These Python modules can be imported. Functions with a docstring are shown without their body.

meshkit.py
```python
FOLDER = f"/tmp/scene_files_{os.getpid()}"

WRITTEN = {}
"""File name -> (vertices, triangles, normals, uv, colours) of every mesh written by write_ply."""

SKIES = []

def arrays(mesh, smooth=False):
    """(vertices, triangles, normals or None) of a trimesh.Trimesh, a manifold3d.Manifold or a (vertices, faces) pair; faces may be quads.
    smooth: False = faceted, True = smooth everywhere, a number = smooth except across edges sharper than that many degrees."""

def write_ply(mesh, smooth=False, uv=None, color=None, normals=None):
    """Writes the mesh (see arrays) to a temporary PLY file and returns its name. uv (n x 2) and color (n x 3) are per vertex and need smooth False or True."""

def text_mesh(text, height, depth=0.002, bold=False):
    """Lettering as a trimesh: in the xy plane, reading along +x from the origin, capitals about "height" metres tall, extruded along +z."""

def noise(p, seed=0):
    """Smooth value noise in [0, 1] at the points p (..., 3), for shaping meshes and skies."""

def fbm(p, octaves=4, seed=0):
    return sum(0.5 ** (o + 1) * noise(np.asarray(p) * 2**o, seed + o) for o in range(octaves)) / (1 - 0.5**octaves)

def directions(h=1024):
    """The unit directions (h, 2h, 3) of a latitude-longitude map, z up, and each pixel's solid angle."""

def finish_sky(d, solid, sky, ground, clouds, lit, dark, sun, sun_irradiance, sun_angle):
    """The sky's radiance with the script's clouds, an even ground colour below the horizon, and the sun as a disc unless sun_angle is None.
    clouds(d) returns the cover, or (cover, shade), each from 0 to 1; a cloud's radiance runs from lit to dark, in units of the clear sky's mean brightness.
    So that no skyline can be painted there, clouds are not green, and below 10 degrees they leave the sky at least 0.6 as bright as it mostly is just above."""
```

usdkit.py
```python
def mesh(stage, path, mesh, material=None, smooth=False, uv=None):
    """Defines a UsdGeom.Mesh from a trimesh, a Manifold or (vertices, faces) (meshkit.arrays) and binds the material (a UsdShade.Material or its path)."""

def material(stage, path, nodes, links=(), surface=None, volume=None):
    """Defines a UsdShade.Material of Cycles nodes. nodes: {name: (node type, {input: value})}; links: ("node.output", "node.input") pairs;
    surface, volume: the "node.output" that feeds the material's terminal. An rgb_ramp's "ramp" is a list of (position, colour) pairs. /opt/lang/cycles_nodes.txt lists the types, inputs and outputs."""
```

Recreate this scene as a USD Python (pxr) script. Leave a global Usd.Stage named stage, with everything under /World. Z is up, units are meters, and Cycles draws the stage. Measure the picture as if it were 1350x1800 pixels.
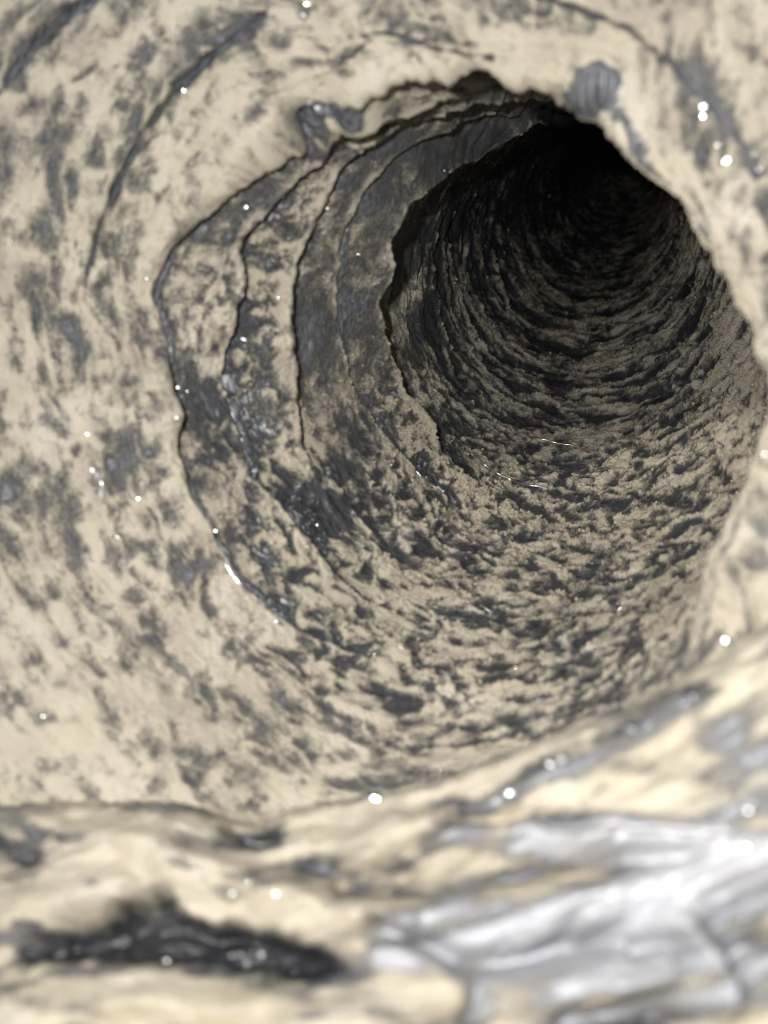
import math
import numpy as np
from pxr import Usd, UsdGeom, UsdLux, UsdShade, Gf, Sdf, Vt
from scipy.interpolate import CubicSpline, PchipInterpolator
from scipy.spatial import cKDTree
import usdkit

stage = Usd.Stage.CreateInMemory()
UsdGeom.SetStageUpAxis(stage, 'Z')
UsdGeom.SetStageMetersPerUnit(stage, 1.0)
UsdGeom.Xform.Define(stage, '/World')
UsdGeom.Scope.Define(stage, '/World/Looks')

# ------------------------------------------------------------------ camera
PITCH = math.radians(68.0)            # the camera looks steeply down at the hole
CAM = np.array([0.0, 0.0, 0.60])
FOCAL, APERTURE = 23.5, 24.0
FPX = 1350 * FOCAL / APERTURE         # focal length in photograph pixels
RX = math.pi / 2 - PITCH
ROT = np.array([[1, 0, 0], [0, math.cos(RX), -math.sin(RX)], [0, math.sin(RX), math.cos(RX)]])
cam = UsdGeom.Camera.Define(stage, '/World/camera')
cam.CreateHorizontalApertureAttr(APERTURE)
cam.CreateFocalLengthAttr(FOCAL)
cam.CreateClippingRangeAttr(Gf.Vec2f(0.005, 100.0))
cam.CreateFStopAttr(10.0)
cam.CreateFocusDistanceAttr(0.27)
cam.CreateExposureAttr(0.8)
xf = UsdGeom.Xformable(cam)
xf.AddTranslateOp().Set(Gf.Vec3d(*CAM))
xf.AddRotateXOp().Set(math.degrees(RX))


def world(p):                          # (right, up, depth) seen from the camera -> world
    p = np.asarray(p, float)
    q = np.stack([p[..., 0], p[..., 1], -p[..., 2]], -1)
    return q @ ROT.T + CAM


def at(px, py, z):                     # photograph pixel and depth -> (right, up, depth)
    px, py, z = np.broadcast_arrays(np.asarray(px, float), py, z)
    return np.stack([(px - 675) / FPX * z, (900 - py) / FPX * z, z], -1)


def pix(p):
    return np.stack([675 + FPX * p[..., 0] / p[..., 2], 900 - FPX * p[..., 1] / p[..., 2]], -1)


# ------------------------------------------------------------------ light: open sky, broad veiled sun behind the viewer, the phone's lamp
TO_SUN = ROT @ (np.array([-0.62, 0.36, 0.70]) / np.linalg.norm([-0.62, 0.36, 0.70]))     # high behind the viewer's left shoulder
SUN_EL, SUN_ROT = math.asin(TO_SUN[2]), math.atan2(TO_SUN[0], TO_SUN[1])
SKY, SUN, FLASH = 0.022, 0.16, 0.20
usdkit.material(stage, '/World/Looks/sky_look', {
    's': ('sky_texture', {'sky_type': 'single_scattering', 'sun_disc': False, 'sun_elevation': SUN_EL, 'sun_rotation': SUN_ROT, 'aerosol_density': 2.0}),
    'b': ('background_shader', {'strength': SKY})}, [('s.color', 'b.color')], surface='b.background')
dome = UsdLux.DomeLight.Define(stage, '/World/sky')
dome.GetPrim().SetCustomDataByKey('kind', 'structure')
UsdShade.MaterialBindingAPI.Apply(dome.GetPrim()).Bind(UsdShade.Material.Get(stage, '/World/Looks/sky_look'))
sun = UsdLux.DistantLight.Define(stage, '/World/sun')
sun.CreateIntensityAttr(SUN)
sun.CreateNormalizeAttr(True) if hasattr(sun, 'CreateNormalizeAttr') else None
sun.CreateAngleAttr(6.0)
sun.CreateColorAttr(Gf.Vec3f(1.0, 0.97, 0.92))
d = np.array([math.sin(SUN_ROT) * math.cos(SUN_EL), math.cos(SUN_ROT) * math.cos(SUN_EL), math.sin(SUN_EL)])
zx = UsdGeom.Xformable(sun)
m = Gf.Matrix4d(1).SetLookAt(Gf.Vec3d(0, 0, 0), Gf.Vec3d(*(-d)), Gf.Vec3d(0, 0, 1)).GetInverse()
zx.AddTransformOp().Set(m)
lamp = UsdLux.SphereLight.Define(stage, '/World/phone_lamp')
lamp.CreateRadiusAttr(0.0022)
lamp.CreateNormalizeAttr(True)
lamp.CreateIntensityAttr(FLASH)
lamp.CreateColorAttr(Gf.Vec3f(1.0, 0.985, 0.96))
UsdGeom.Xformable(lamp).AddTranslateOp().Set(Gf.Vec3d(*world([-0.016, 0.013, -0.004])))

# ------------------------------------------------------------------ helpers
RNG = np.random.default_rng(7)
TABLE = RNG.random((16, 256, 256)).astype(np.float32)


def noise2(x, y, seed=0):
    t = TABLE[seed % 16]
    x = np.asarray(x, np.float32) + 17.3 * seed
    y = np.asarray(y, np.float32) + 7.9 * seed
    xi, yi = np.floor(x).astype(np.int32), np.floor(y).astype(np.int32)
    fx, fy = x - xi, y - yi
    fx, fy = fx * fx * (3 - 2 * fx), fy * fy * (3 - 2 * fy)
    x0, x1, y0, y1 = xi & 255, (xi + 1) & 255, yi & 255, (yi + 1) & 255
    a = t[x0, y0] * (1 - fx) + t[x1, y0] * fx
    b = t[x0, y1] * (1 - fx) + t[x1, y1] * fx
    return a * (1 - fy) + b * fy


def fbm2(x, y, octaves=4, seed=0, gain=0.5):
    out, amp, total = 0, 1.0, 0.0
    ca, sa = 0.8, 0.6
    for o in range(octaves):
        out = out + amp * noise2(x, y, seed + o)
        total += amp
        amp *= gain
        x, y = (ca * x - sa * y) * 2.03, (sa * x + ca * y) * 2.03
    return out / total


def fbm_stretch(x, y, octaves=4, seed=0, gain=0.55):       # keeps the direction of the stretch
    out, amp, total = 0, 1.0, 0.0
    for o in range(octaves):
        out = out + amp * noise2(x * 1.9 ** o, y * 2.03 ** o, seed + o)
        total += amp
        amp *= gain
    return out / total


def smooth(a, b, x):
    t = np.clip((x - a) / (b - a), 0, 1)
    return t * t * (3 - 2 * t)


def tag(prim, **keys):
    for k, v in keys.items():
        prim.SetCustomDataByKey(k, v)
    return prim


def grid_mesh(path, pts, look, primvars):
    """pts (rows, columns, 3) in camera space -> one Mesh with smooth normals."""
    n, m = pts.shape[:2]
    w = world(pts).astype(np.float32)
    du = np.gradient(w, axis=1)
    dv = np.gradient(w, axis=0)
    nr = np.cross(du, dv)
    nr /= np.maximum(np.linalg.norm(nr, axis=-1, keepdims=True), 1e-12)
    view = CAM - w[n // 2, m // 2]
    i = np.arange(n * m, dtype=np.int32).reshape(n, m)
    f = np.stack([i[:-1, :-1], i[:-1, 1:], i[1:, 1:], i[1:, :-1]], -1).reshape(-1, 4)
    g = UsdGeom.Mesh.Define(stage, path)
    g.CreatePointsAttr(Vt.Vec3fArray.FromNumpy(w.reshape(-1, 3)))
    g.CreateFaceVertexCountsAttr(Vt.IntArray.FromNumpy(np.full(len(f), 4, np.int32)))
    g.CreateFaceVertexIndicesAttr(Vt.IntArray.FromNumpy(f.ravel()))
    g.CreateSubdivisionSchemeAttr('none')
    g.CreateNormalsAttr(Vt.Vec3fArray.FromNumpy(nr.reshape(-1, 3).astype(np.float32)))
    g.SetNormalsInterpolation('vertex')
    api = UsdGeom.PrimvarsAPI(g)
    for k, v in primvars.items():
        if v.ndim == 2:
            api.CreatePrimvar(k, Sdf.ValueTypeNames.FloatArray, 'vertex').Set(Vt.FloatArray.FromNumpy(v.astype(np.float32).ravel()))
        else:
            api.CreatePrimvar(k, Sdf.ValueTypeNames.Float3Array, 'vertex').Set(Vt.Vec3fArray.FromNumpy(v.astype(np.float32).reshape(-1, 3)))
    UsdShade.MaterialBindingAPI.Apply(g.GetPrim()).Bind(look)
    return g.GetPrim()


# ------------------------------------------------------------------ materials
def crust(name, grain=3800.0):
    """Dark glossy clay under pale dust. Primvars: dust = how thickly it lies, less where shade is painted in, flow = (along, across, 0) in millimetres along the wall, silver = light grey standing in for sky sheen on smeared clay."""
    return usdkit.material(stage, '/World/Looks/' + name, {
        'dust': ('attribute', {'attribute': 'dust'}),
        'painted_sheen': ('attribute', {'attribute': 'painted_sheen'}),
        'flow': ('attribute', {'attribute': 'flow'}),
        'stretch': ('mapping', {'scale': (0.5, 3.2, 1.0)}),
        'fine': ('noise_texture', {'scale': 2.3, 'detail': 5, 'roughness': 0.74}),
        'lines': ('noise_texture', {'scale': 1.0, 'detail': 4, 'roughness': 0.6}),
        'pos': ('geometry', {}),
        'speck': ('noise_texture', {'scale': grain, 'detail': 2, 'roughness': 0.7}),
        'a1': ('math', {'math_type': 'multiply_add', 'value2': 1.10, 'value3': -0.275}),
        'a2': ('math', {'math_type': 'multiply_add', 'value2': 0.35}),
        'a3': ('math', {'math_type': 'multiply_add', 'value2': 0.55}),
        'sum': ('math', {'math_type': 'add'}),
        'mask': ('map_range', {'range_type': 'smoothstep', 'from_min': 0.58, 'from_max': 0.98, 'to_min': 0.0, 'to_max': 1.0, 'clamp': True}),
        'thincol': ('mix_color', {'a': (0.36, 0.37, 0.40)}),
        'film': ('attribute', {'attribute': 'film'}),
        'wisp': ('map_range', {'range_type': 'smoothstep', 'from_min': 0.40, 'from_max': 0.72, 'to_min': 0.25, 'to_max': 1.5, 'clamp': True}),
        'f1': ('math', {'math_type': 'multiply'}),
        'cov': ('math', {'math_type': 'maximum'}),
        'hue': ('noise_texture', {'scale': 70.0, 'detail': 3, 'roughness': 0.6}),
        'tone': ('rgb_ramp', {'ramp': [(0.3, (0.50, 0.44, 0.36)), (0.5, (0.60, 0.54, 0.42)), (0.7, (0.66, 0.60, 0.50))]}),
        'dark': ('rgb_ramp', {'ramp': [(0.3, (0.012, 0.013, 0.015)), (0.7, (0.026, 0.027, 0.031))]}),
        'bare': ('mix_color', {'a': (0.02, 0.02, 0.02), 'b': (0.50, 0.50, 0.51)}),
        'col': ('mix_color', {}),
        'r0': ('mix_float', {'a': 0.28, 'b': 0.58}),
        'rough': ('mix_float', {'b': 0.95}),
        'spec': ('mix_float', {'a': 0.62, 'b': 0.12}),
        'notdust': ('math', {'math_type': 'subtract', 'value1': 1.0}),
        'metal': ('math', {'math_type': 'multiply'}),
        'half': ('math', {'math_type': 'multiply', 'value2': 0.45}),
        'hg0': ('math', {'math_type': 'multiply_add', 'value2': 0.8, 'value3': 0.8}),
        'hgt': ('math', {'math_type': 'multiply'}),
        'bump': ('bump', {'strength': 0.8, 'distance': 0.0005}),
        'p': ('principled_bsdf', {'ior': 1.6}),
    }, [
        ('flow.vector', 'fine.vector'), ('flow.vector', 'stretch.vector'), ('stretch.vector', 'lines.vector'), ('pos.position', 'speck.vector'), ('pos.position', 'hue.vector'),
        ('fine.fac', 'a1.value1'), ('lines.fac', 'a2.value1'), ('a1.value', 'a2.value3'), ('speck.fac', 'a3.value1'), ('a2.value', 'a3.value3'),
        ('dust.fac', 'sum.value1'), ('a3.value', 'sum.value2'), ('sum.value', 'mask.value'), ('lines.fac', 'wisp.value'), ('film.fac', 'f1.value1'), ('wisp.result', 'f1.value2'), ('mask.result', 'cov.value1'), ('f1.value', 'cov.value2'),
        ('hue.fac', 'tone.fac'), ('hue.fac', 'dark.fac'), ('dark.color', 'bare.a'), ('painted_sheen.fac', 'bare.fac'),
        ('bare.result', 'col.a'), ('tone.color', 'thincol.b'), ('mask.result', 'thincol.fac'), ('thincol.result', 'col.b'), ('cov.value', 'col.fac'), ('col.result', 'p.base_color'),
        ('painted_sheen.fac', 'r0.fac'), ('r0.result', 'rough.a'), ('cov.value', 'rough.fac'), ('rough.result', 'p.roughness'),
        ('cov.value', 'spec.fac'), ('spec.result', 'p.specular_ior_level'),
        ('cov.value', 'notdust.value2'), ('notdust.value', 'metal.value1'), ('half.value', 'metal.value2'), ('painted_sheen.fac', 'half.value1'), ('metal.value', 'p.metallic'),
        ('a3.value', 'hg0.value1'), ('hg0.value', 'hgt.value1'), ('mask.result', 'hgt.value2'), ('hgt.value', 'bump.height'), ('bump.normal', 'p.normal')], surface='p.BSDF')


CRUST = crust('dusty_clay')
GLASSY = usdkit.material(stage, '/World/Looks/wet_gloss', {'p': ('principled_bsdf', {'base_color': (0.03, 0.03, 0.033), 'roughness': 0.12, 'specular_ior_level': 1.0, 'ior': 1.7})}, [], surface='p.BSDF')

GLINT_METAL = usdkit.material(stage, '/World/Looks/glint_metal', {'p': ('principled_bsdf', {'base_color': (0.75, 0.74, 0.72), 'metallic': 1.0, 'roughness': 0.27})}, [], surface='p.BSDF')  # bright metal for the added glints

# ------------------------------------------------------------------ the wall as one smooth base surface: face -> rim -> tunnel
CX, CY = 850.0, 650.0


def contour(rows, n_angles):
    """px, py, depth rows -> points at the angles n_angles (radians) about the mouth's centre."""
    a = np.array(rows, float)
    ph = np.unwrap(np.arctan2(-(a[:, 1] - CY), a[:, 0] - CX)) % (2 * math.pi)
    o = np.argsort(ph)
    ph, a = ph[o], a[o]
    r = np.hypot(a[:, 0] - CX, a[:, 1] - CY)
    ph3 = np.r_[ph - 2 * math.pi, ph, ph + 2 * math.pi]
    rr = PchipInterpolator(ph3, np.r_[r, r, r])(n_angles)
    zz = PchipInterpolator(ph3, np.r_[a[:, 2], a[:, 2], a[:, 2]])(n_angles)
    return at(CX + rr * np.cos(n_angles), CY - rr * np.sin(n_angles), zz)


RIM = [(1348, 640, .115), (1300, 520, .116), (1262, 430, .118), (1205, 340, .120), (1140, 240, .123), (1100, 165, .126), (1000, 134, .130), (870, 124, .134), (765, 120, .137), (640, 160, .142),
       (512, 205, .150), (400, 300, .155), (300, 430, .158), (265, 520, .160), (285, 640, .161), (300, 780, .162), (345, 900, .162), (400, 1040, .160), (450, 1180, .155), (560, 1340, .145), (700, 1420, .135),
       (880, 1410, .127), (1050, 1330, .121), (1180, 1200, .118), (1232, 1090, .117), (1255, 980, .116), (1310, 860, .115), (1345, 750, .115)]
MID = [(1650, 650, .102), (1560, 200, .106), (1330, -50, .112), (1000, -120, .124), (760, -90, .130), (420, -60, .138), (120, 80, .143), (-40, 400, .145), (-60, 700, .150), (-40, 1000, .146), (60, 1350, .132),
       (300, 1650, .125), (850, 1800, .118), (1300, 1600, .108), (1560, 1150, .097)]
FAR = [(2400, 650, .090), (2200, -500, .098), (850, -900, .118), (-700, -700, .130), (-900, 650, .130), (-700, 1900, .115), (850, 2700, .105), (2200, 1900, .085)]
RINGS = [((.046, .043, .180), .0630), ((.061, .073, .235), .0570), ((.092, .132, .345), .0510), ((.150, .214, .500), .0430), ((.220, .318, .700), .0330)]
TILT = 0.5


def ring_points(k, ang):
    c = np.array([r[0] for r in RINGS])
    t = c[min(k + 1, len(c) - 1)] - c[max(k - 1, 0)]
    t = t / np.linalg.norm(t) * TILT + np.array([0, 0, 1.0]) * (1 - TILT)
    t /= np.linalg.norm(t)
    u = np.array([1.0, 0, 0]) - t * t[0]
    u /= np.linalg.norm(u)
    v = np.cross(t, u)
    v = v if v[1] > 0 else -v
    return c[k] + RINGS[k][1] * (np.cos(ang)[:, None] * u + np.sin(ang)[:, None] * v)


def base_controls(ang):
    far, mid, rim = contour(FAR, ang), contour(MID, ang), contour(RIM, ang)
    rings = [ring_points(k, ang) for k in range(len(RINGS))]
    end = np.broadcast_to(np.array(RINGS[-1][0]) + np.array([.02, .03, .06]), far.shape)
    turn = 0.72 * rim + 0.28 * rings[0]
    flat = .18 * mid + .82 * rim
    knots = [0.0, 1.0, 1.82, 2.0, 2.45, 3.0, 4.0, 5.5, 7.0, 8.5, 9.0]
    return np.array(knots), np.stack([far, mid, flat, rim, turn] + rings + [end], 0)


KN = base_controls(np.zeros(1))[0]
# angles: fine where the wall can be seen (top, over the left, to the lower right), coarse on the hidden right side
def angles(n_fine, n_coarse, a0=math.radians(55), a1=math.radians(335)):
    fine = np.linspace(a0, a1, n_fine)
    rest = np.linspace(a1, a0 + 2 * math.pi, n_coarse + 2)[1:-1]
    a = np.concatenate([rest[rest >= 2 * math.pi] - 2 * math.pi, fine, rest[rest < 2 * math.pi]])
    a = np.r_[a, a[0] + 2 * math.pi]
    return a


class Base:
    """Spline along s at each angle; evaluates points and inward normals at any (angle index, s)."""
    def __init__(self, ang):
        self.ang = ang
        self.spl = PchipInterpolator(KN, base_controls(ang)[1], axis=0)
        self.dense_s = np.linspace(0, 9, 3601)
        self.dense = self.spl(self.dense_s).astype(np.float32)           # (3601, n, 3)

    def eval(self, s):                                                   # s (rows, n)
        f = np.clip(s / 9 * 3600, 0, 3599.999)
        i = f.astype(np.int32)
        t = (f - i)[..., None]
        j = np.arange(s.shape[1])[None, :]
        return self.dense[i, j] * (1 - t) + self.dense[i + 1, j] * t

    def speed(self, s):
        f = np.clip(s / 9 * 3600, 4, 3595).astype(np.int32)
        j = np.arange(s.shape[1])[None, :]
        return np.linalg.norm(self.dense[f + 4, j] - self.dense[f - 4, j], axis=-1) / (8 * 9 / 3600)


def normals(p):
    du, dv = np.gradient(p, axis=1), np.gradient(p, axis=0)
    n = np.cross(du, dv)
    n /= np.maximum(np.linalg.norm(n, axis=-1, keepdims=True), 1e-12)
    return n


# lookup: photograph pixel -> (angle, s) on the visible base surface
_la = np.linspace(0, 2 * math.pi, 721)
_lb = Base(_la)
_ls = np.linspace(0.6, 8.4, 1300)
_lp = _lb.eval(np.repeat(_ls[:, None], len(_la), 1))
_ln = normals(_lp)
if (_ln[400, 360] * -_lp[400, 360]).sum() < 0:
    FLIP = -1.0
else:
    FLIP = 1.0
_ln = _ln * FLIP
_lq = pix(_lp).reshape(-1, 2)
_front = ((_ln * -_lp).sum(-1) > 0).ravel()
_idx = np.nonzero(_front & (np.abs(_lq - [675, 900]) < [1200, 1400]).all(1))[0]
_tree = cKDTree(_lq[_idx])
_lz = _lp[..., 2].ravel()


def locate(px, py):
    """(angle, s) of the wall seen at each photograph pixel."""
    q = np.stack([np.ravel(px), np.ravel(py)], -1).astype(float)
    dist, nb = _tree.query(q, k=24)
    cand = _idx[nb]
    z = np.where(dist < np.maximum(dist[:, :1] + 3, 5), _lz[cand], 9)
    best = cand[np.arange(len(q)), z.argmin(1)]
    return _la[best % len(_la)], _ls[best // len(_la)]


# ------------------------------------------------------------------ the ledges: where each crust ends (photograph pixels on the wall, thickness in mm)
LIPS = [
    # the outer face ends here
    [(1098, 168, 2.0), (1000, 136, 1.6), (870, 127, 1.4), (771, 124, 1.4), (700, 150, 1.6), (640, 162, 1.6), (575, 180, 2.2), (528, 222, 3.4), (506, 214, 4.0), (488, 226, 4.0), (455, 250, 4.0), (400, 306, 3.6),
     (345, 375, 3.2), (325, 392, 3.4), (292, 440, 2.8), (266, 495, 1.8), (285, 560, 1.6), (298, 620, 1.4), (300, 672, 3.2), (305, 735, 3.6), (306, 795, 2.6), (335, 875, 1.6), (380, 957, 1.2), (430, 1028, 1.1),
     (490, 1090, 1.0), (560, 1124, 0.7), (640, 1150, 0.3), (720, 1166, 0.0)],
    [(1095, 186, 2.2), (1040, 172, 2.0), (900, 146, 1.4), (800, 138, 1.2), (740, 150, 1.5), (680, 194, 2.2), (617, 231, 2.6), (560, 275, 2.8), (511, 308, 2.8), (478, 352, 2.6), (445, 394, 2.6), (421, 420, 2.6),
     (425, 467, 2.6), (418, 520, 2.8), (405, 575, 2.4), (392, 620, 1.2), (400, 690, 0.6), (425, 770, 0.8), (446, 850, 1.2), (494, 890, 1.2), (535, 945, 1.4), (572, 985, 1.4), (601, 1021, 1.0), (640, 1054, 0.6), (720, 1088, 0.0)],
    [(1092, 190, 1.6), (1000, 172, 1.8), (900, 178, 2.2), (800, 196, 2.2), (767, 214, 1.8), (710, 222, 1.6), (674, 240, 2.0), (640, 270, 2.0), (596, 305, 1.8), (560, 361, 2.2), (531, 438, 2.4), (515, 479, 2.4), (513, 516, 2.4),
     (509, 561, 2.6), (511, 594, 2.8), (516, 643, 2.2), (527, 728, 1.8), (531, 777, 1.8), (551, 812, 1.4), (590, 850, 0.9), (650, 930, 0.5), (720, 1000, 0.0)],
    [(1092, 192, 1.0), (1000, 178, 1.4), (900, 196, 1.6), (800, 226, 1.6), (755, 245, 1.3), (700, 280, 1.2), (660, 318, 1.4), (629, 373, 1.5), (608, 438, 1.2), (598, 487, 1.0), (595, 540, 1.0), (604, 602, 1.0), (625, 663, 1.0),
     (653, 728, 1.0), (690, 781, 0.9), (735, 826, 0.7), (790, 870, 0.3), (840, 905, 0.0)],
    [(1090, 196, 2.0), (1010, 182, 2.4), (960, 194, 2.6), (900, 226, 3.0), (850, 262, 3.2), (800, 292, 3.4), (759, 322, 3.2), (714, 355, 3.0), (702, 384, 3.2), (688, 426, 3.4), (683, 487, 3.4), (668, 532, 3.0), (670, 560, 2.8),
     (684, 592, 2.4), (702, 647, 2.4), (708, 691, 2.4), (739, 722, 2.6), (763, 746, 2.6), (768, 772, 2.0), (790, 802, 1.2), (840, 850, 0.4), (890, 885, 0.0)],
]
NAMES = ['outer_crust', 'ledge', 'ledge_001', 'ledge_002', 'ledge_003', 'tunnel_wall']
ROWS = [240, 100, 100, 75, 110, 580]
ANG = angles(840, 280)
BASE = Base(ANG)
NA = len(ANG)
CUM = np.concatenate([np.zeros((1, NA), np.float32), np.cumsum(np.linalg.norm(np.diff(BASE.dense, axis=0), axis=-1), 0)]) * 1000.0   # mm of wall along s
CUM -= CUM[int(3.0 / 9 * 3600)][None]


def arc(s):
    f = np.clip(s / 9 * 3600, 0, 3599.999)
    i = f.astype(np.int32)
    t = f - i
    j = np.arange(s.shape[1])[None, :]
    return CUM[i, j] * (1 - t) + CUM[i + 1, j] * t


def lip_curve(rows, gain):
    r = np.array(rows, float)
    want = r[:, :2].copy()
    for _ in range(4):                                                 # the raised edge itself should stand at these pixels
        a, s = locate(want[:, 0], want[:, 1])
        ia, is_ = np.abs(_la[None] - a[:, None]).argmin(1), np.abs(_ls[None] - s[:, None]).argmin(1)
        p0 = _lp[is_, ia]
        want = .5 * want + .5 * (r[:, :2] - (pix(p0 + _ln[is_, ia] * r[:, 2:3] * gain / 1000) - pix(p0)))
    o = np.argsort(a)
    a, s, e = a[o], s[o], r[o, 2]
    keep = np.r_[True, np.diff(a) > 1e-3]
    a, s, e = a[keep], s[keep], e[keep]
    gap_a, gap_s = np.array([(a[-1] + a[0] + 2 * math.pi) / 2]), np.array([(s[0] + s[-1]) / 2])
    aa = np.r_[gap_a - 2 * math.pi, a, gap_a, a + 2 * math.pi]
    ss = np.r_[gap_s, s, gap_s, s]
    ee = np.r_[0, e, 0, e]
    aa = np.r_[aa, a[0] - .35, a[0] - .35 + 2 * math.pi]
    ss = np.r_[ss, [s[0] * .8 + gap_s[0] * .2] * 2]
    ee = np.r_[ee, .3, .3]
    o = np.argsort(aa)
    return np.interp(ANG, aa[o], ss[o]), np.interp(ANG, aa[o], ee[o])


LIP = []
for k, rows in enumerate(LIPS):
    GAIN = (2.6, 3.1, 3.1, 3.0, 3.0)[k]
    s_, e_ = lip_curve(rows, GAIN)
    ker = np.hanning(9); ker /= ker.sum()
    s_ = np.convolve(np.r_[s_[-5:-1], s_, s_[1:5]], ker, 'valid')
    s_even = s_.copy()
    # ragged edges
    x = ANG * 55
    sp = BASE.speed(s_[None])[0] * 1000
    rag = (fbm2(x * 0.10, x * 0 + 3 * k, 4, 2 + k) - 0.5) * 3.2 + (fbm2(x * 0.9, x * 0 + 5 * k, 3, 6 + k) - 0.5) * (0.35 + .35 * (k > 0))
    rag = rag * np.clip(e_ / 2, 0, 1)
    s_ = s_ + rag / sp
    if k:
        s_ = np.maximum(s_, LIP[-1][0] + 0.012)
    LIP.append((s_, e_ * GAIN * (0.85 + 0.3 * fbm2(x * 0.14, x * 0, 2, 9)), s_even))

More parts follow.
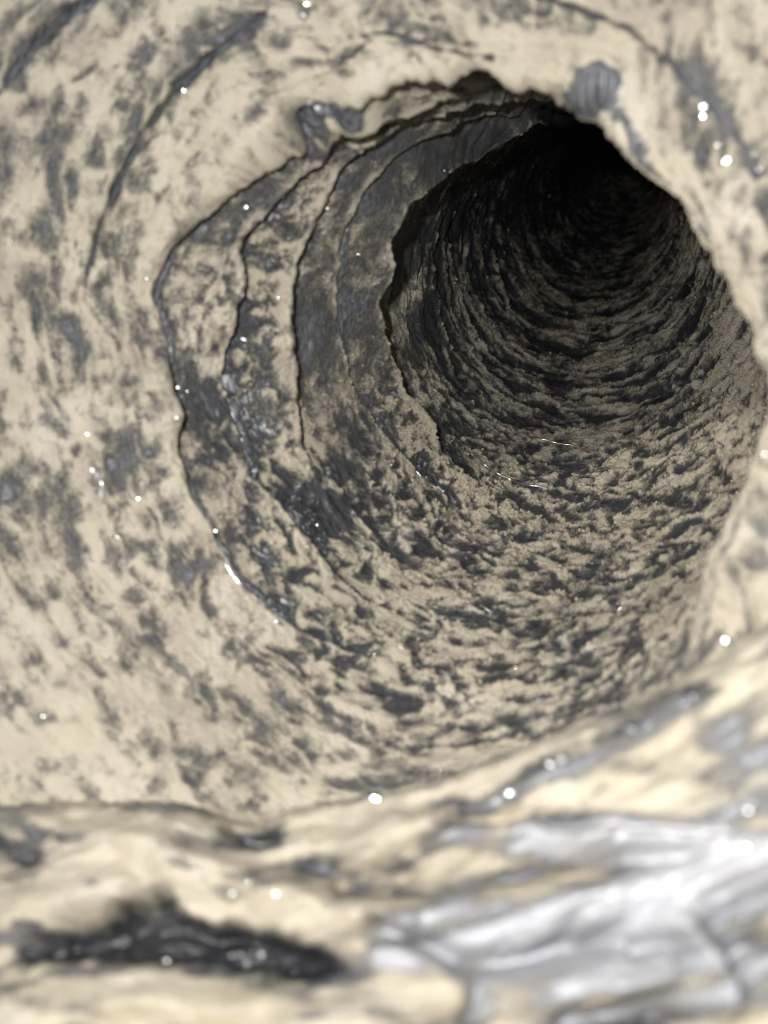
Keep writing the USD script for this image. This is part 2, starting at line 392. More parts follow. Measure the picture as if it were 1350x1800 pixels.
# ------------------------------------------------------------------ where the dust lies thin (negative; below the top lip also painted shade) or thick: photograph px, py, half sizes, turn, amount
DUST = [
    (548, 192, 42, 26, -35, -.75), (478, 278, 75, 34, -40, -.60), (430, 330, 60, 18, -20, -.40), (325, 400, 34, 20, -45, -.9), (400, 290, 30, 14, -45, -.5), (470, 360, 60, 14, -30, -.35),
    (330, 710, 40, 62, 70, -.85), (380, 740, 70, 40, 40, -.55), (440, 740, 40, 50, 0, -.45), (405, 570, 24, 44, 0, -.8), (425, 440, 10, 50, 0, -.5), (530, 610, 26, 60, 5, -.75), (560, 590, 40, 60, 0, -.35),
    (335, 850, 20, 60, 25, -.6), (390, 960, 20, 60, 35, -.6), (450, 985, 50, 25, 20, -.4), (600, 890, 70, 60, 0, -.55), (520, 870, 30, 50, 20, -.45), (620, 790, 40, 50, 0, -.35), (690, 960, 80, 30, 20, -.4),
    (1050, 165, 70, 16, 12, -.8), (900, 150, 90, 10, 3, -.35), (900, 200, 120, 22, -12, -.55), (760, 262, 60, 24, -25, -.4), (690, 250, 40, 14, -20, -.5), (620, 320, 30, 40, -30, -.3),
    (640, 520, 34, 150, 0, -.25), (700, 440, 30, 60, 0, -.6), (720, 620, 20, 80, 10, -.5), (780, 740, 40, 30, 40, -.6), (980, 880, 90, 34, 15, -.45), (900, 700, 100, 30, 35, -.25), (1180, 880, 90, 24, -10, -.35),
    (820, 1090, 60, 12, 0, -.7), (820, 1000, 30, 24, 0, -.4), (720, 1290, 40, 22, 0, -.7), (650, 1375, 90, 9, -3, -.8), (880, 1185, 26, 18, 0, -.7), (1020, 1170, 34, 22, -20, -.6), (1110, 1135, 24, 22, 0, -.6), (990, 1290, 50, 10, -10, -.5),
    (1190, 1155, 90, 34, -25, -.55), (1060, 1235, 70, 14, -20, -.5), (520, 1245, 34, 18, 10, -.6), (370, 1330, 60, 16, 5, -.35), (290, 1190, 40, 30, 30, -.45), (330, 1000, 50, 30, 25, -.45), (250, 1020, 40, 16, 20, -.35), (60, 1030, 60, 16, 15, -.3),
    (40, 510, 30, 34, 0, -.6), (100, 500, 22, 40, 20, -.5), (20, 420, 30, 20, 0, -.5), (70, 400, 24, 14, 0, -.5), (120, 320, 40, 50, -40, -.5), (170, 270, 24, 30, -30, -.5), (70, 250, 50, 22, -15, -.45), (225, 200, 60, 26, -45, -.4),
    (320, 120, 60, 30, -45, -.4), (430, 55, 40, 20, -30, -.55), (110, 30, 50, 12, -40, -.8), (40, 110, 60, 10, -58, -.8), (100, 230, 30, 20, 0, -.35), (240, 570, 34, 30, 40, -.55), (290, 600, 14, 50, 0, -.6), (130, 590, 30, 30, 0, -.4),
    (220, 690, 30, 34, 0, -.5), (110, 740, 30, 26, 30, -.45), (200, 780, 60, 10, -8, -.5), (250, 815, 30, 28, 0, -.6), (60, 870, 50, 26, -25, -.55), (120, 950, 20, 30, 0, -.35), (20, 640, 20, 30, 0, -.4), (75, 560, 30, 20, 30, -.4),
    (300, 260, 50, 12, -55, -.35), (250, 270, 14, 60, -30, -.5), (180, 420, 9, 60, -12, -.6), (215, 330, 20, 40, -20, -.3),
    (1260, 160, 80, 40, 25, -.45), (1210, 330, 30, 14, 50, -.3), (1290, 230, 50, 24, 50, -.4), (1330, 330, 30, 60, 0, -.4), (1050, 40, 50, 14, 15, -.45), (960, 20, 60, 14, 15, -.4), (1000, 70, 40, 20, 0, -.3), (1340, 930, 24, 60, 0, -.6), (1330, 1000, 30, 20, 0, -.4),
    (860, 110, 60, 14, 10, -.3), (690, 20, 40, 14, 0, -.2),
    # thicker drifts
    (1180, 330, 50, 110, -35, .35), (1290, 560, 40, 120, -15, .35), (1000, 105, 140, 26, 4, .35), (700, 110, 90, 40, 0, .2), (1120, 110, 60, 50, 30, .3), (1290, 720, 40, 120, 0, .3),
    (600, 100, 100, 60, 0, .35), (900, 80, 120, 40, 10, .35), (1200, 430, 60, 160, 25, .35), (1310, 650, 40, 200, 0, .35), (1200, 60, 80, 50, 0, .4), (330, 560, 40, 70, 0, .35), (480, 480, 50, 80, 0, .25), (360, 480, 50, 60, 0, .3),
    (90, 180, 80, 60, -40, .3), (420, 180, 80, 40, -40, .35), (330, 300, 50, 60, -50, .25), (450, 650, 50, 60, 0, .3), (560, 700, 34, 80, 0, .25), (730, 730, 40, 50, 40, .4), (690, 640, 18, 90, 10, .25), (660, 400, 20, 70, 20, .3),
    (420, 1400, 120, 30, 0, .3), (800, 1230, 200, 40, 0, .22), (850, 1330, 100, 30, -18, .3), (1260, 1040, 40, 70, 0, .4), (150, 1250, 150, 60, 0, .2), (120, 700, 60, 50, 0, .15), (30, 760, 50, 50, 0, .2), (440, 1160, 80, 30, 20, .1),
    (640, 240, 70, 10, -33, .35), (540, 330, 50, 9, -40, .3), (820, 160, 90, 9, -4, .3), (850, 245, 90, 8, -28, .4),
]
# narrow cracks and low steps on the outer face: polyline, width px, depth mm (a crack), step mm (the near side stands higher)
CRACKS = [
    ([(190, -10), (130, 25), (80, 60), (40, 112), (-10, 175)], 12, 2.2),
    ([(470, 20), (445, 45), (400, 82), (340, 132), (290, 190), (250, 240), (215, 300), (190, 360), (166, 420), (152, 500)], 9, 1.8),
    ([(940, -10), (1050, 30), (1110, 52), (1160, 92), (1230, 160), (1290, 222), (1330, 300)], 9, 1.6),
    ([(575, 135), (620, 108), (660, 78), (645, 66), (690, 60), (740, 84), (790, 98), (870, 108)], 6, 1.2),
    ([(690, 130), (740, 110), (771, 122)], 5, .8),
]


def seg_dist(q, line):
    best = np.full(q.shape[:-1], 1e9, np.float32)
    side = np.zeros(q.shape[:-1], np.float32)
    p = np.array(line, float)
    for a, b in zip(p[:-1], p[1:]):
        ab = b - a
        t = np.clip(((q - a) @ ab) / (ab @ ab), 0, 1)
        dd = q - (a + t[..., None] * ab)
        d_ = np.hypot(dd[..., 0], dd[..., 1])
        c = np.sign(ab[0] * dd[..., 1] - ab[1] * dd[..., 0])
        near = d_ < best
        best = np.where(near, d_, best)
        side = np.where(near, c, side)
    return best, side


def painted(q, rows, warp=0.0):
    """Sum of soft patches at surface positions q given in photograph pixels."""
    out = np.zeros(q.shape[:-1], np.float32)
    for (x, y, rx, ry, rot, amt) in rows:
        R = max(rx, ry) * 2.2
        box = (np.abs(q[..., 0] - x) < R) & (np.abs(q[..., 1] - y) < R)
        if not box.any():
            continue
        dx, dy = q[box][:, 0] - x, q[box][:, 1] - y
        c, s_ = math.cos(math.radians(rot)), math.sin(math.radians(rot))
        u, v = (dx * c + dy * s_) / rx, (-dx * s_ + dy * c) / ry
        rr = np.sqrt(u * u + v * v)
        out[box] += amt * (1 - smooth(0.55, 1.5, rr))
    return out


def wall_fields(s, extra):
    """For rows of s at every angle: base points, inward normals, height in mm, dust, flow."""
    P = BASE.eval(s)
    A = np.broadcast_to(ANG[None].astype(np.float32), s.shape)
    L = (arc(s) + extra).astype(np.float32)
    X = A * 55.0
    ox, oy = A * 78.0, L * .8
    outer = 1 - smooth(1.85, 2.5, s)
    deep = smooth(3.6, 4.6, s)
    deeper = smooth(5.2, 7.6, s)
    q = pix(P)
    # warped pixel place for ragged patch edges
    wx = (fbm2(X * .35, L * .35, 3, 1) - .5) * 34
    wy = (fbm2(X * .35 + 40, L * .35, 3, 3) - .5) * 34
    fade = 1 - .6 * deep
    qq = q + np.stack([wx * fade, wy * fade], -1)
    visible = 1.0
    mott = fbm2(ox * .40, oy * .40, 6, 4, .62) - .5
    w1, w2 = fbm2(X * .16, L * .16, 2, 6) - .5, fbm2(X * .16 + 31, L * .16, 2, 7) - .5
    iso = fbm2(X * .40 + 2.2 * w1, L * .40 + 2.2 * w2, 6, 5, .68) - .5
    cell = 1 - np.abs(2 * fbm2(X * .20 + 2.0 * w2, L * .26 + 2.0 * w1, 4, 1, .5) - 1)
    Lw = L + .16 * X + 10.0 * (fbm2(X * .10, L * .10, 4, 14) - .5)
    fibre = fbm_stretch(X * .075 + .03 * L, Lw * .36, 5, 8, .62) - .5
    flow_n = iso * (1.45 - .45 * deep) + fibre * (.45 + 1.0 * deep)
    smear = fbm_stretch(ox * .05 + .02 * oy, oy * .42, 4, 3, .6) - .5
    n = (mott * .95 + smear * .75) * outer + flow_n * (1 - outer)
    cover = 0.17 + .19 * outer + .03 * smooth(2.4, 3.2, s) * (1 - deep) - .10 * deep - .30 * deeper  # dust also thinned with depth, putting interior shade into the colour
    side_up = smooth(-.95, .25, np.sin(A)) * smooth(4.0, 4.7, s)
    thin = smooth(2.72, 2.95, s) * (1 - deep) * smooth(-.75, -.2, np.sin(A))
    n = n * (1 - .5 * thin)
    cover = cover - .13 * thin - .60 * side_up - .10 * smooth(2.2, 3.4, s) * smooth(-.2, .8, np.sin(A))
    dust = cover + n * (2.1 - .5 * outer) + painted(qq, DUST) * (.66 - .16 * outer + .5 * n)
    lump = (fbm2(ox * .05, oy * .05, 3, 10) - .5) * 7.0 * outer + (fbm2(X * .11, L * .11, 3, 11) - .5) * 2.2 * (1 - outer)
    mid = (fbm2(ox * .25, oy * .25, 3, 12) - .5) * 1.6 * outer
    ridge = 1 - np.abs(2 * fbm_stretch(X * .032 + .02 * L, Lw * .06, 5, 2, .58) - 1)
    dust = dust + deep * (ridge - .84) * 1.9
    cells = (1 - outer) * (1 - .8 * deep) * (1 - .85 * thin) * (1 - .6 * smooth(2.0, 2.2, s) * smooth(-.6, -.1, np.sin(A))) + .75 * outer
    dust = dust + cells * (cell - .80) * 1.7
    strip = cell * 1.0 * cells + ridge * 4.5 * deep + (fbm_stretch(X * .05, L * .28, 4, 13, .5) - .5) * (1.6 + 1.0 * deep) * (1 - outer)
    hair = (fbm_stretch(X * .10 + .05 * L, L * 2.2, 2, 14, .5) - .5) * .10 * (1 - outer)
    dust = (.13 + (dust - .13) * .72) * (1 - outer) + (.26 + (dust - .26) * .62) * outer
    thick = smooth(0.0, .42, dust)
    crumb = thick * (.45 + 1.3 * (fbm2(X * 1.4, L * 1.4, 4, 15, .75) - .25)) * (.9 - .2 * outer)
    h = lump * (1 - .5 * smooth(1.2, 1.8, s) * outer) + mid + strip + hair + crumb - 1.9 * outer - .9 * (1 - outer)
    if s.min() < 2.6:
        for line, w, depth in CRACKS:
            dd, side = seg_dist(qq * .35 + q * .65, line)
            along = .45 + .7 * smooth(.3, .7, fbm2(q[..., 0] * .03, q[..., 1] * .03, 3, 3 + int(w)))
            ww = w * (.2 + .5 * along)
            g = np.exp(-(dd / ww) ** 2) * along
            h = h - depth * g * outer
            ends = smooth(30, 110, np.minimum(np.hypot(q[..., 0] - line[0][0], q[..., 1] - line[0][1]), np.hypot(q[..., 0] - line[-1][0], q[..., 1] - line[-1][1])))
            h = h + depth * 1.1 * np.where(side > 0, 1, 0) * np.exp(-dd / (w * 5)) * outer * smooth(0, w, dd) * ends
            dust = dust - .9 * along * np.exp(-(dd / (ww * 1.1)) ** 2) * outer
    flow = np.stack([X, L, A * 0], -1)
    film = .50 * outer + .07 + .05 * deep + .20 * (1 - outer) * smooth(-.7, -.2, np.sin(A)) * (1 - deep) + .22 * thin * (1 - outer) + .10 * smooth(-.3, -.8, np.sin(A)) * (1 - deep)
    return P, h, dust, flow, q, film


SHEEN_WALL = [(300, 1190, 50, 30, 30, .7), (1340, 930, 30, 90, 0, .5), (1300, 240, 50, 40, 50, .35), (1260, 160, 80, 40, 25, .2), (370, 910, 14, 60, 30, .35), (480, 300, 50, 20, -40, .15)]  # patches coloured light grey in place of reflected sky

burrow = UsdGeom.Xform.Define(stage, '/World/burrow').GetPrim()
tag(burrow, label='round burrow in dark glossy clay with stepped ledges under cream dust', category='burrow')

SURF = []                                # for placing the added glints: pixel, point, normal of the finished surface
CRUMBS = []
for k, name in enumerate(NAMES):
    n = ROWS[k]
    if k == 0:
        s0, s1 = np.full(NA, 0.25), LIP[0][0]
        t = np.linspace(0, 1, n) ** 0.75
        e_prev = np.zeros(NA)
    else:
        s0, e_prev = LIP[k - 1][:2]
        s1 = LIP[k][0] if k < 5 else np.full(NA, 8.98)
        t = np.linspace(0, 1, n) if k < 5 else np.linspace(0, 1, n) ** 1.9
    e1 = LIP[k][1] if k < 5 else np.zeros(NA)
    sp0 = BASE.speed(s0[None])[0] * 1000
    lap = np.clip(1.1 * e_prev, 1.2 * (k > 0), 4.0)
    start = s0 - lap / sp0
    s = start[None] + (s1 - start)[None] * t[:, None]
    sink = .55 * (k > 0)
    to_lip = (arc(s1[None]) - arc(s))                                 # mm to the lip
    from_start = arc(s) - arc(start[None])
    even = LIP[k][2] if k < 5 else s1
    to_even = arc(even[None]) - arc(s)
    wide = np.clip(arc(s1[None]) - arc(start[None]), 3, 16 + 3 * e1[None])
    up = e1[None] * np.clip(1 - np.maximum(to_even, 0) / wide, 0, 1) ** 1.3 - .5 * e_prev[None] * np.exp(-(from_start / 6.0) ** 1.5) - sink * np.exp(-from_start / 1.6)
    if k < 5:                                                          # the lip: over the edge and back beneath
        q_ = np.linspace(0, 1, 17)[1:]
        phi = q_ * math.radians(165)
        rad = .5 * e1[None] * 1.05
        sp1 = BASE.speed(s1[None])[0] * 1000
        s_c = s1[None] + (rad * np.sin(phi)[:, None] * 0.55 - rad * 1.2 * (q_[:, None] ** 3)) / sp1[None]
        up_c = e1[None] - rad * (1 - np.cos(phi)[:, None]) * 1.15
        extra = np.vstack([s * 0, rad * 1.3 * phi[:, None]])
        s = np.vstack([s, s_c]); up = np.vstack([up, up_c])
        curl = np.concatenate([np.zeros(n), q_])
        from_start = np.vstack([from_start, np.full((16, NA), 1e3)])
        to_lip = np.vstack([to_lip, np.zeros((16, NA))])
    else:
        curl = np.zeros(n)
        extra = s * 0
    tan = BASE.eval(np.clip(s[:n] + .01, 0, 9)) - BASE.eval(np.clip(s[:n] - .01, 0, 9))
    tan /= np.maximum(np.linalg.norm(tan, axis=-1, keepdims=True), 1e-12)
    bend = np.concatenate([np.zeros((1, NA)), np.cumsum(np.arccos(np.clip((tan[1:] * tan[:-1]).sum(-1), -1, 1)), 0)])
    extra = extra + np.vstack([bend, np.repeat(bend[-1:], len(s) - n, 0)]) * (4.5 if k == 0 else 0.0)      # the texture runs round a bend instead of stretching over it
    P, h, dust, flow, q, film = wall_fields(s, extra)
    N = normals(BASE.eval(np.clip(s, 0, 9))) if k == 5 else None
    if N is None:                                                      # normals from the base, not from the folded rows
        eps = .02
        a_ = BASE.eval(np.clip(s + eps, 0, 9)) - BASE.eval(np.clip(s - eps, 0, 9))
        b_ = np.gradient(P, axis=1)
        N = np.cross(b_, a_)
        N /= np.maximum(np.linalg.norm(N, axis=-1, keepdims=True), 1e-12)
    N = N * FLIP
    # the dust thins on the underside of a lip; the bare band behind it and the paler crest also paint in relief shade
    under = smooth(.25, .7, curl)[:, None] * np.clip(e1[None], 0, 1)
    past = from_start - lap[None]
    bare_shade_w = (2.4 + 6.0 * smooth(.48, .70, fbm2(ANG * 7, ANG * 0, 3, 4 + k)))[None] * np.clip(e_prev[None] / 2, .3, 1.4)
    dust = dust - 1.2 * under - 1.7 * np.clip(e_prev[None] / 1.6, 0, 1) * (1 - smooth(.35, 1.25, np.maximum(past, 0) / bare_shade_w))
    crest = np.exp(-(np.maximum(to_lip, 0) / 1.6) ** 2) * np.clip(e1[None] / 2, 0, 1)
    if k < 5:
        dust = dust + .25 * crest
    D = P + N * ((h + up) / 1000)[..., None]
    painted_sheen = np.clip(painted(q, SHEEN_WALL), 0, 1)
    grid_mesh('/World/burrow/' + name, D, CRUST, {'dust': .05 + .62 * dust, 'painted_sheen': painted_sheen, 'flow': flow, 'film': film})
    g = D[::3, ::3]
    SURF.append((pix(g).reshape(-1, 2), g.reshape(-1, 3), N[::3, ::3].reshape(-1, 3)))
    if k:
        sin_a = np.broadcast_to(np.sin(ANG)[None], s.shape)
        pick = (dust > .2) & (curl[:, None] == 0) & (from_start > 3) & (D[..., 2] < .42)
        w_ = (pick * (.15 + smooth(.3, -.6, sin_a))).ravel()
        m_ = RNG.choice(len(w_), 1800, replace=False, p=w_ / w_.sum())
        CRUMBS.append((D.reshape(-1, 3)[m_], N.reshape(-1, 3)[m_]))

# ------------------------------------------------------------------ the folded ground in front of the mouth
EDGE = [(-500, 1395), (-100, 1400), (60, 1392), (180, 1396), (300, 1400), (380, 1425), (440, 1436), (520, 1408), (600, 1390), (700, 1376), (800, 1352), (900, 1312), (1000, 1268), (1130, 1214), (1250, 1150), (1350, 1085), (1450, 1025), (1800, 860)]
EDGE = np.array(EDGE, float)
PIT = [(278, 1558), (200, 1602), (100, 1650), (36, 1668), (50, 1700), (190, 1690), (330, 1706), (470, 1716), (620, 1728), (640, 1712), (560, 1672), (440, 1636), (330, 1606)]
FOLDS = [
    ([(-100, 1470), (80, 1450), (220, 1470), (420, 1540), (560, 1590), (700, 1640)], 26, 3.0), ([(300, 1440), (480, 1500), (640, 1500), (800, 1440)], 30, 2.5), ([(-60, 1620), (120, 1600), (230, 1560)], 26, 3.0),  # ridge or crease: polyline, half width px, height mm (toward the viewer)
    ([(-100, 1540), (60, 1560), (170, 1540), (280, 1510), (400, 1560), (560, 1620), (720, 1690), (820, 1740)], 60, 5.0),
    ([(-100, 1780), (200, 1760), (420, 1770), (640, 1790), (760, 1760)], 50, 5.0),
    ([(690, 1470), (830, 1480), (1000, 1470), (1180, 1490), (1400, 1480)], 36, 4.0),
    ([(640, 1600), (800, 1610), (960, 1600), (1120, 1570), (1400, 1520)], 44, 4.5),
    ([(860, 1400), (1000, 1380), (1150, 1390), (1400, 1370)], 60, 3.5),
    ([(900, 1750), (1050, 1730), (1150, 1720)], 44, 4.0), ([(1180, 1640), (1240, 1700), (1260, 1760)], 40, 5.0),
    ([(800, 1448), (940, 1442), (1120, 1456), (1260, 1458), (1400, 1450)], 13, -3.5),
    ([(600, 1556), (700, 1572), (800, 1556), (900, 1542), (1080, 1514), (1200, 1500)], 15, -4.0),
    ([(660, 1636), (740, 1662), (800, 1690), (860, 1694), (960, 1672), (1080, 1645)], 20, -5.0),
    ([(1120, 1668), (1170, 1660), (1200, 1690)], 18, -5.0), ([(1290, 1690), (1330, 1660), (1400, 1640)], 22, -4.0),
    ([(820, 1840), (815, 1780), (830, 1740)], 18, -4.0), ([(1000, 1800), (1100, 1775), (1200, 1800)], 30, -4.0),
    ([(420, 1470), (455, 1482), (480, 1476)], 16, -4.0), ([(540, 1520), (620, 1535), (690, 1530)], 15, -3.0), ([(-50, 1500), (40, 1515)], 24, -3.0),
]
G_DUST = [(450, 1478, 34, 10, 10, -.7), (550, 1524, 40, 12, 10, -.45), (640, 1545, 60, 12, 8, -.5), (690, 1570, 60, 14, -5, -.5), (20, 1500, 60, 22, 15, -.45), (60, 1650, 40, 30, -20, -.5), (230, 1415, 90, 20, 5, -.55), (330, 1420, 50, 14, 8, -.5), (60, 1440, 60, 20, 0, -.35),
          (880, 1405, 80, 22, -22, -.8), (1000, 1345, 70, 26, -22, -.55), (850, 1430, 60, 12, -15, -.6), (1100, 1260, 120, 30, -24, -.45), (1270, 1290, 60, 40, 0, -.6), (1120, 1300, 60, 24, -20, -.3),
          (1050, 1450, 120, 12, 4, -.7), (1240, 1462, 90, 14, 0, -.6), (850, 1550, 160, 14, -10, -.7), (1000, 1480, 260, 30, 0, -.75), (1250, 1500, 200, 40, 0, -.9), (960, 1630, 260, 40, -4, -.9), (1200, 1580, 200, 60, -14, -.9), (740, 1668, 70, 22, 25, -.9),
          (900, 1690, 160, 40, 0, -.9), (1240, 1710, 140, 70, 0, -.9), (1190, 1680, 40, 26, 30, -.8), (830, 1780, 30, 50, 0, -.8), (1100, 1785, 110, 24, 0, -.6), (950, 1780, 60, 50, 0, -.4), (700, 1700, 50, 14, 20, -.7), (620, 1650, 60, 16, 22, -.4),
          (150, 1560, 140, 30, -15, .5), (440, 1585, 120, 22, 20, .35), (300, 1770, 300, 40, 2, .5), (740, 1755, 60, 40, 0, .6), (600, 1440, 140, 40, 0, .5), (1090, 1400, 100, 30, 0, .35), (200, 1470, 140, 40, 0, .35), (1150, 1725, 60, 16, 0, .3)]
G_SHEEN = [(1000, 1480, 280, 34, 0, .9), (1250, 1490, 200, 60, 0, .9), (960, 1625, 300, 50, -4, .95), (1200, 1600, 220, 70, -14, .9), (1230, 1710, 170, 80, 0, 1.0), (900, 1720, 200, 50, 0, .7), (690, 1690, 80, 30, 25, .9), (880, 1405, 90, 30, -22, .55), (1050, 1310, 140, 50, -22, .6),
            (1270, 1290, 80, 60, 0, .6), (520, 1610, 120, 24, 20, .35), (400, 1790, 200, 20, 0, .4), (1330, 1380, 80, 60, 0, .6), (60, 1440, 80, 30, 0, .3), (270, 1415, 90, 16, 5, .4), (950, 1780, 160, 60, 0, .6)]  # sky reflection on the folds, painted in as light grey


def polygon_sdf(q, poly):
    dist, _ = seg_dist(q, poly + poly[:1])
    inside = np.zeros(q.shape[:-1], bool)
    p = poly + poly[:1]
    for (x0, y0), (x1, y1) in zip(p[:-1], p[1:]):
        cond = (y0 > q[..., 1]) != (y1 > q[..., 1])
        inside ^= cond & (q[..., 0] < (x1 - x0) * (q[..., 1] - y0) / ((y1 - y0) or 1e-9) + x0)
    return np.where(inside, dist, -dist)


gu = np.linspace(-260, 1620, 420)
gv = np.linspace(0, 1, 280)
U, V = np.meshgrid(gu, gv)
jag = (fbm2(U * .03, U * 0, 3, 5) - .5) * 22 + (fbm2(U * .15, U * 0, 2, 6) - .5) * 8
top = PchipInterpolator(EDGE[:, 0], EDGE[:, 1])(U) + jag * np.clip(1 - V * 12, 0, 1)
Y = top + (2150 - top) * V
z_top = np.interp(U, [-260, 0, 450, 900, 1350, 1620], [.134, .133, .122, .108, .098, .092])
Z = z_top + (.066 - z_top) * (V ** .9)
Q = np.stack([U, Y], -1)
wob = np.stack([(fbm2(U * .012, Y * .012, 3, 2) - .5) * 60, (fbm2(U * .012 + 9, Y * .012, 3, 3) - .5) * 44], -1)
hg = np.zeros_like(U)
for line, w, amp in FOLDS:
    dd, _ = seg_dist(Q + wob * .6, line)
    hg += amp * np.exp(-(dd / w) ** 2) * 1.15
sd = polygon_sdf(Q + wob * .35, PIT)
pit = smooth(-14, 22, sd + (fbm2(U * .02, Y * .02, 4, 12) - .5) * 50)
hg -= 8.0 * pit
gx, gy = (U - 675) * Z / FPX * 1000, V * 100 + .05 * U * Z / FPX * 1000
hg += (fbm2(gx * .09 + .05 * gy, gy * .14, 3, 7) - .5) * 6.0 + (fbm2(gx * .7, gy * .7, 4, 8, .6) - .5) * .9
hg -= 5.0 * (1 - smooth(0, .05, V)) ** 2                      # the edge rounds off
gd = .28 + (fbm2(gx * .16, gy * .26, 4, 9, .55) - .5) * 2.0 + painted(Q + wob * .5, G_DUST) * .72 - .95 * pit
grain_dir = fbm_stretch(gx * .045 + .01 * gy, gy * .17, 4, 6, .5)
gs = np.clip(painted(Q + wob * .5, G_SHEEN), 0, 1) * smooth(.30, .58, grain_dir) * (1 - pit)
gd = gd + (grain_dir - .5) * -1.2 * np.clip(painted(Q, G_SHEEN), 0, 1)
ground_pts = at(U, Y, Z)
lift = np.array([0.0, 0.55, -0.83])
ground_pts = ground_pts + hg[..., None] / 1000 * lift
# the back of the fold, dropping away behind its crest
back = []
for dz, dy in ((.030, -.050), (.020, -.028), (.010, -.010), (.004, -.003)):
    back.append(ground_pts[0] + np.array([0, dy, dz]))
full = np.concatenate([np.array(back), ground_pts], 0)


def pad(a):
    return np.concatenate([np.repeat(a[:1], 4, 0), a], 0)


gp = grid_mesh('/World/ground', full, CRUST, {'dust': pad(.05 + .62 * gd), 'painted_sheen': pad(gs), 'film': pad((.05 + .9 * smooth(.35, .7, fbm2(gx * .12, gy * .12, 3, 2))) * (1 - pit) + .04), 'flow': pad(np.stack([gx, gy, gx * 0], -1))})
tag(gp, kind='structure')
SURF_G = (pix(ground_pts).reshape(-1, 2), ground_pts.reshape(-1, 3), np.broadcast_to([0, .55, -.83], ground_pts.reshape(-1, 3).shape))

for nm, tx in (('outer_crust', 'cream dusted outer face mottled with grey film'), ('tunnel_wall', 'dark ridged wall of the deep bore with crumbly dust')):
    tag(stage.GetPrimAtPath('/World/burrow/' + nm), label=tx)

# ------------------------------------------------------------------ loose crumbs of dust lying on the ledges and the floor of the tunnel
DUSTY = usdkit.material(stage, '/World/Looks/dust_crumb', {
    'pos': ('geometry', {}), 'n': ('noise_texture', {'scale': 300.0, 'detail': 3}),
    'tone': ('rgb_ramp', {'ramp': [(0.3, (0.48, 0.42, 0.33)), (0.7, (0.64, 0.58, 0.45))]}),
    'p': ('principled_bsdf', {'roughness': 0.95, 'specular_ior_level': 0.1})}, [('pos.position', 'n.vector'), ('n.fac', 'tone.fac'), ('tone.color', 'p.base_color')], surface='p.BSDF')
import trimesh
lump0 = trimesh.creation.icosphere(subdivisions=0, radius=1.0)
cp, cn = np.concatenate([c[0] for c in CRUMBS]), np.concatenate([c[1] for c in CRUMBS])
size = RNG.lognormal(math.log(.17), .45, len(cp)).clip(.07, .5) * (cp[:, 2] / .2) ** .5
cv = lump0.vertices[None] * RNG.uniform(.6, 1.4, (len(cp), len(lump0.vertices), 1)) * size[:, None, None] / 1000
cv = cp[:, None] + cn[:, None] * (size * .35 / 1000)[:, None, None] + cv
cf = (lump0.faces[None] + (np.arange(len(cp)) * len(lump0.vertices))[:, None, None]).reshape(-1, 3)
tag(usdkit.mesh(stage, '/World/burrow/dust_crumbs', (world(cv.reshape(-1, 3)), cf), DUSTY, smooth=True).GetPrim(), kind='stuff')

# ------------------------------------------------------------------ glints: bright metal chips and tubes added to stand in for highlights on the bare clay
ALLQ = np.concatenate([a[0] for a in SURF] + [SURF_G[0]])
ALLP = np.concatenate([a[1] for a in SURF] + [SURF_G[1]])
ALLN = np.concatenate([a[2] for a in SURF] + [SURF_G[2]])
okq = (np.abs(ALLQ - [675, 900]) < [900, 1200]).all(1) & (ALLP[:, 2] > .02)
ALLQ, ALLP, ALLN = ALLQ[okq], ALLP[okq], ALLN[okq]
TREE = cKDTree(ALLQ)


def touch(px, py):
    d_, i_ = TREE.query([px, py], k=30)
    near = i_[d_ < max(d_[0] + 3, 7)]
    b = near[ALLP[near, 2].argmin()]
    return ALLP[b], ALLN[b]


ADDED_GLINTS = [(1240, 190, .8), (1236, 206, .7), (1262, 262, .6), (1278, 287, .5), (1325, 278, .5), (1335, 302, .6), (1305, 368, .6), (1311, 392, .6), (535, 12, .7), (534, 26, .7), (348, 245, .6), (322, 160, .4), (545, 186, .5), (560, 196, .6), (400, 326, .5), (434, 367, .5), (260, 497, .5),
          (430, 520, .6), (428, 590, .5), (318, 677, .6), (335, 685, .5), (308, 736, .5), (158, 763, .7), (168, 826, .6), (172, 840, .5), (178, 862, .5), (209, 943, .6), (242, 871, .5), (325, 888, .4), (382, 929, .5), (1342, 800, .7), (1277, 1120, .6), (1345, 1112, .6), (900, 1173, .5),
          (765, 1353, .5), (658, 1401, .8), (985, 1332, .8), (966, 1338, .6), (1006, 1332, .5), (1114, 1290, .8), (895, 1392, .5), (1266, 1420, .8), (1310, 1424, .8), (1270, 1456, .5), (1308, 1486, .6), (78, 1258, .6), (110, 1470, .6), (147, 1470, .5), (90, 1502, .6), (408, 1576, .8),
          (434, 1545, .5), (482, 1569, .6), (514, 1567, .7), (520, 1621, .7), (295, 1686, .6), (478, 1356, .5), (8, 1213, .5), (20, 425, .5), (500, 346, .4), (506, 340, .4), (548, 330, .4), (768, 152, .5), (705, 265, .4), (868, 196, .5), (912, 157, .4), (665, 285, .4), (608, 1112, .4), (663, 1146, .4), (575, 372, .35)]
for _ in range(46):
    a_, r_ = RNG.uniform(0, 2 * math.pi), RNG.uniform(.2, 1)
    ADDED_GLINTS.append((820 + 430 * r_ * math.cos(a_), 760 + 520 * r_ * math.sin(a_), RNG.uniform(.16, .3)))
bead = trimesh.creation.icosphere(subdivisions=1, radius=1.0)
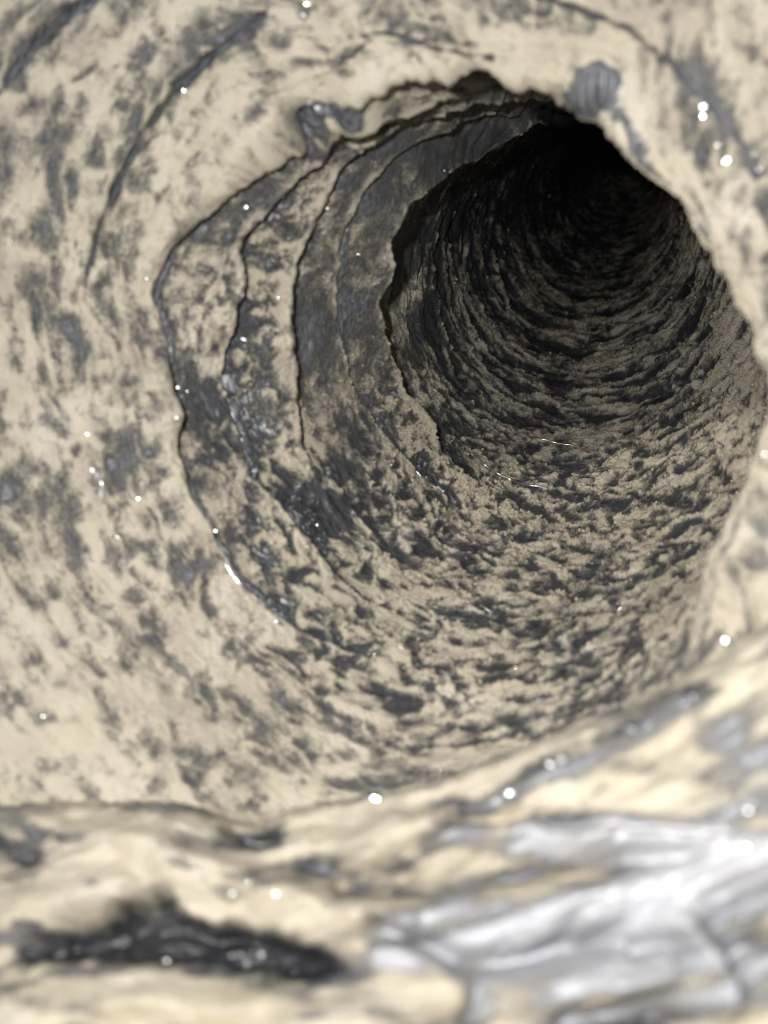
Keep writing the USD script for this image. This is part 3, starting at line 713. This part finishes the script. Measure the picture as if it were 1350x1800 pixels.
for i, (px, py, r) in enumerate(ADDED_GLINTS):
    r = r * RNG.lognormal(0, .3) * (.7 if py > 1260 else 1.0)
    p, nn = touch(px, py)
    face = -p / np.linalg.norm(p) + RNG.normal(0, .05, 3)             # turned toward the camera so the added chip catches the lamp
    face /= np.linalg.norm(face)
    e1 = np.cross(face, [0.3, 1, 0.2]); e1 /= np.linalg.norm(e1)
    e2 = np.cross(face, e1)
    v = bead.vertices * RNG.uniform(.75, 1.2, (len(bead.vertices), 1)) * (r * .8 / 1000)
    v = v[:, :1] * e1 * RNG.uniform(.35, 2.0) + v[:, 1:2] * e2 * RNG.uniform(.6, 1.0) + v[:, 2:] * face * .4
    vv = p + face * (r * .2 / 1000) + nn * (r * .2 / 1000) + v
    nm = 'added_glint_chip' + (f'_{i:03d}' if i else '')
    usdkit.mesh(stage, f'/World/burrow/{nm}', (world(vv), bead.faces), GLINT_METAL)

ADDED_GLINT_TUBES = [([(396, 985), (408, 1002), (425, 1024), (448, 1046)], .40), ([(480, 1084), (492, 1094), (505, 1100)], .40), ([(514, 1104), (530, 1112), (556, 1118)], .40), ([(580, 1003), (590, 1014), (604, 1026)], .35),
           ([(815, 785), (850, 810), (880, 830), (905, 841), (930, 848), (975, 858)], .28), ([(915, 762), (945, 768), (970, 773), (1012, 782)], .24), ([(1056, 496), (1076, 499), (1100, 501), (1180, 500), (1250, 488)], .28), ([(1066, 561), (1080, 563), (1150, 567)], .24),
           ([(1110, 404), (1122, 399)], .3), ([(1138, 403), (1146, 397)], .3), ([(1148, 403), (1156, 397)], .3), ([(1060, 435), (1085, 444), (1125, 450), (1165, 450)], .24), ([(958, 533), (970, 548), (984, 562)], .3), ([(1012, 275), (1018, 288)], .3), ([(1035, 310), (1048, 330)], .28),
           ([(752, 440), (738, 480), (730, 520)], .25), ([(735, 826), (760, 850), (790, 870)], .22), ([(700, 1130), (740, 1146)], .25), ([(900, 1173), (912, 1166)], .3), ([(168, 822), (176, 852), (186, 890)], .35), ([(1125, 345), (1130, 350)], .3), ([(1085, 1070), (1094, 1062)], .3), ([(845, 1060), (868, 1078)], .22), ([(650, 935), (668, 950)], .22)]  # tubes added as streak highlights along the grooves


def tube(line, r):
    pts = []
    for a, b in zip(line[:-1], line[1:]):
        m_ = max(2, int(math.hypot(b[0] - a[0], b[1] - a[1]) / 5))
        pts += [(a[0] + (b[0] - a[0]) * t, a[1] + (b[1] - a[1]) * t) for t in np.linspace(0, 1, m_, endpoint=False)]
    pts.append(line[-1])
    hit = [touch(*p) for p in pts]
    c = np.array([h[0] for h in hit]); nn = np.array([h[1] for h in hit])
    if len(c) > 4:
        ker = np.array([1, 2, 3, 2, 1.]) / 9
        c = np.stack([np.convolve(np.r_[[c[0, j]] * 2, c[:, j], [c[-1, j]] * 2], ker, 'valid') for j in range(3)], 1)
    c = c + nn * (r * .5 / 1000)
    tg = np.gradient(c, axis=0); tg /= np.linalg.norm(tg, axis=1, keepdims=True) + 1e-12
    e1 = np.cross(tg, nn); e1 /= np.linalg.norm(e1, axis=1, keepdims=True) + 1e-12
    e2 = np.cross(e1, tg)
    w = np.linspace(0, 2 * math.pi, 10)[:-1]
    taper = np.sin(np.linspace(.08, math.pi - .08, len(c))) ** .5 * r / 1000
    ring = c[:, None] + taper[:, None, None] * (np.cos(w)[None, :, None] * e1[:, None] + np.sin(w)[None, :, None] * e2[:, None])
    v = ring.reshape(-1, 3)
    f = []
    for i in range(len(c) - 1):
        for j in range(9):
            a, b = i * 9 + j, i * 9 + (j + 1) % 9
            f.append((a, b, b + 9, a + 9))
    return world(v), np.array(f)


for i, (line, r) in enumerate(ADDED_GLINT_TUBES):
    nm = 'added_glint_tube' + (f'_{i:03d}' if i else '')
    usdkit.mesh(stage, f'/World/burrow/{nm}', tube(line, r * (1.0 if line[0][0] < 620 else 1.25)), GLINT_METAL, smooth=True)
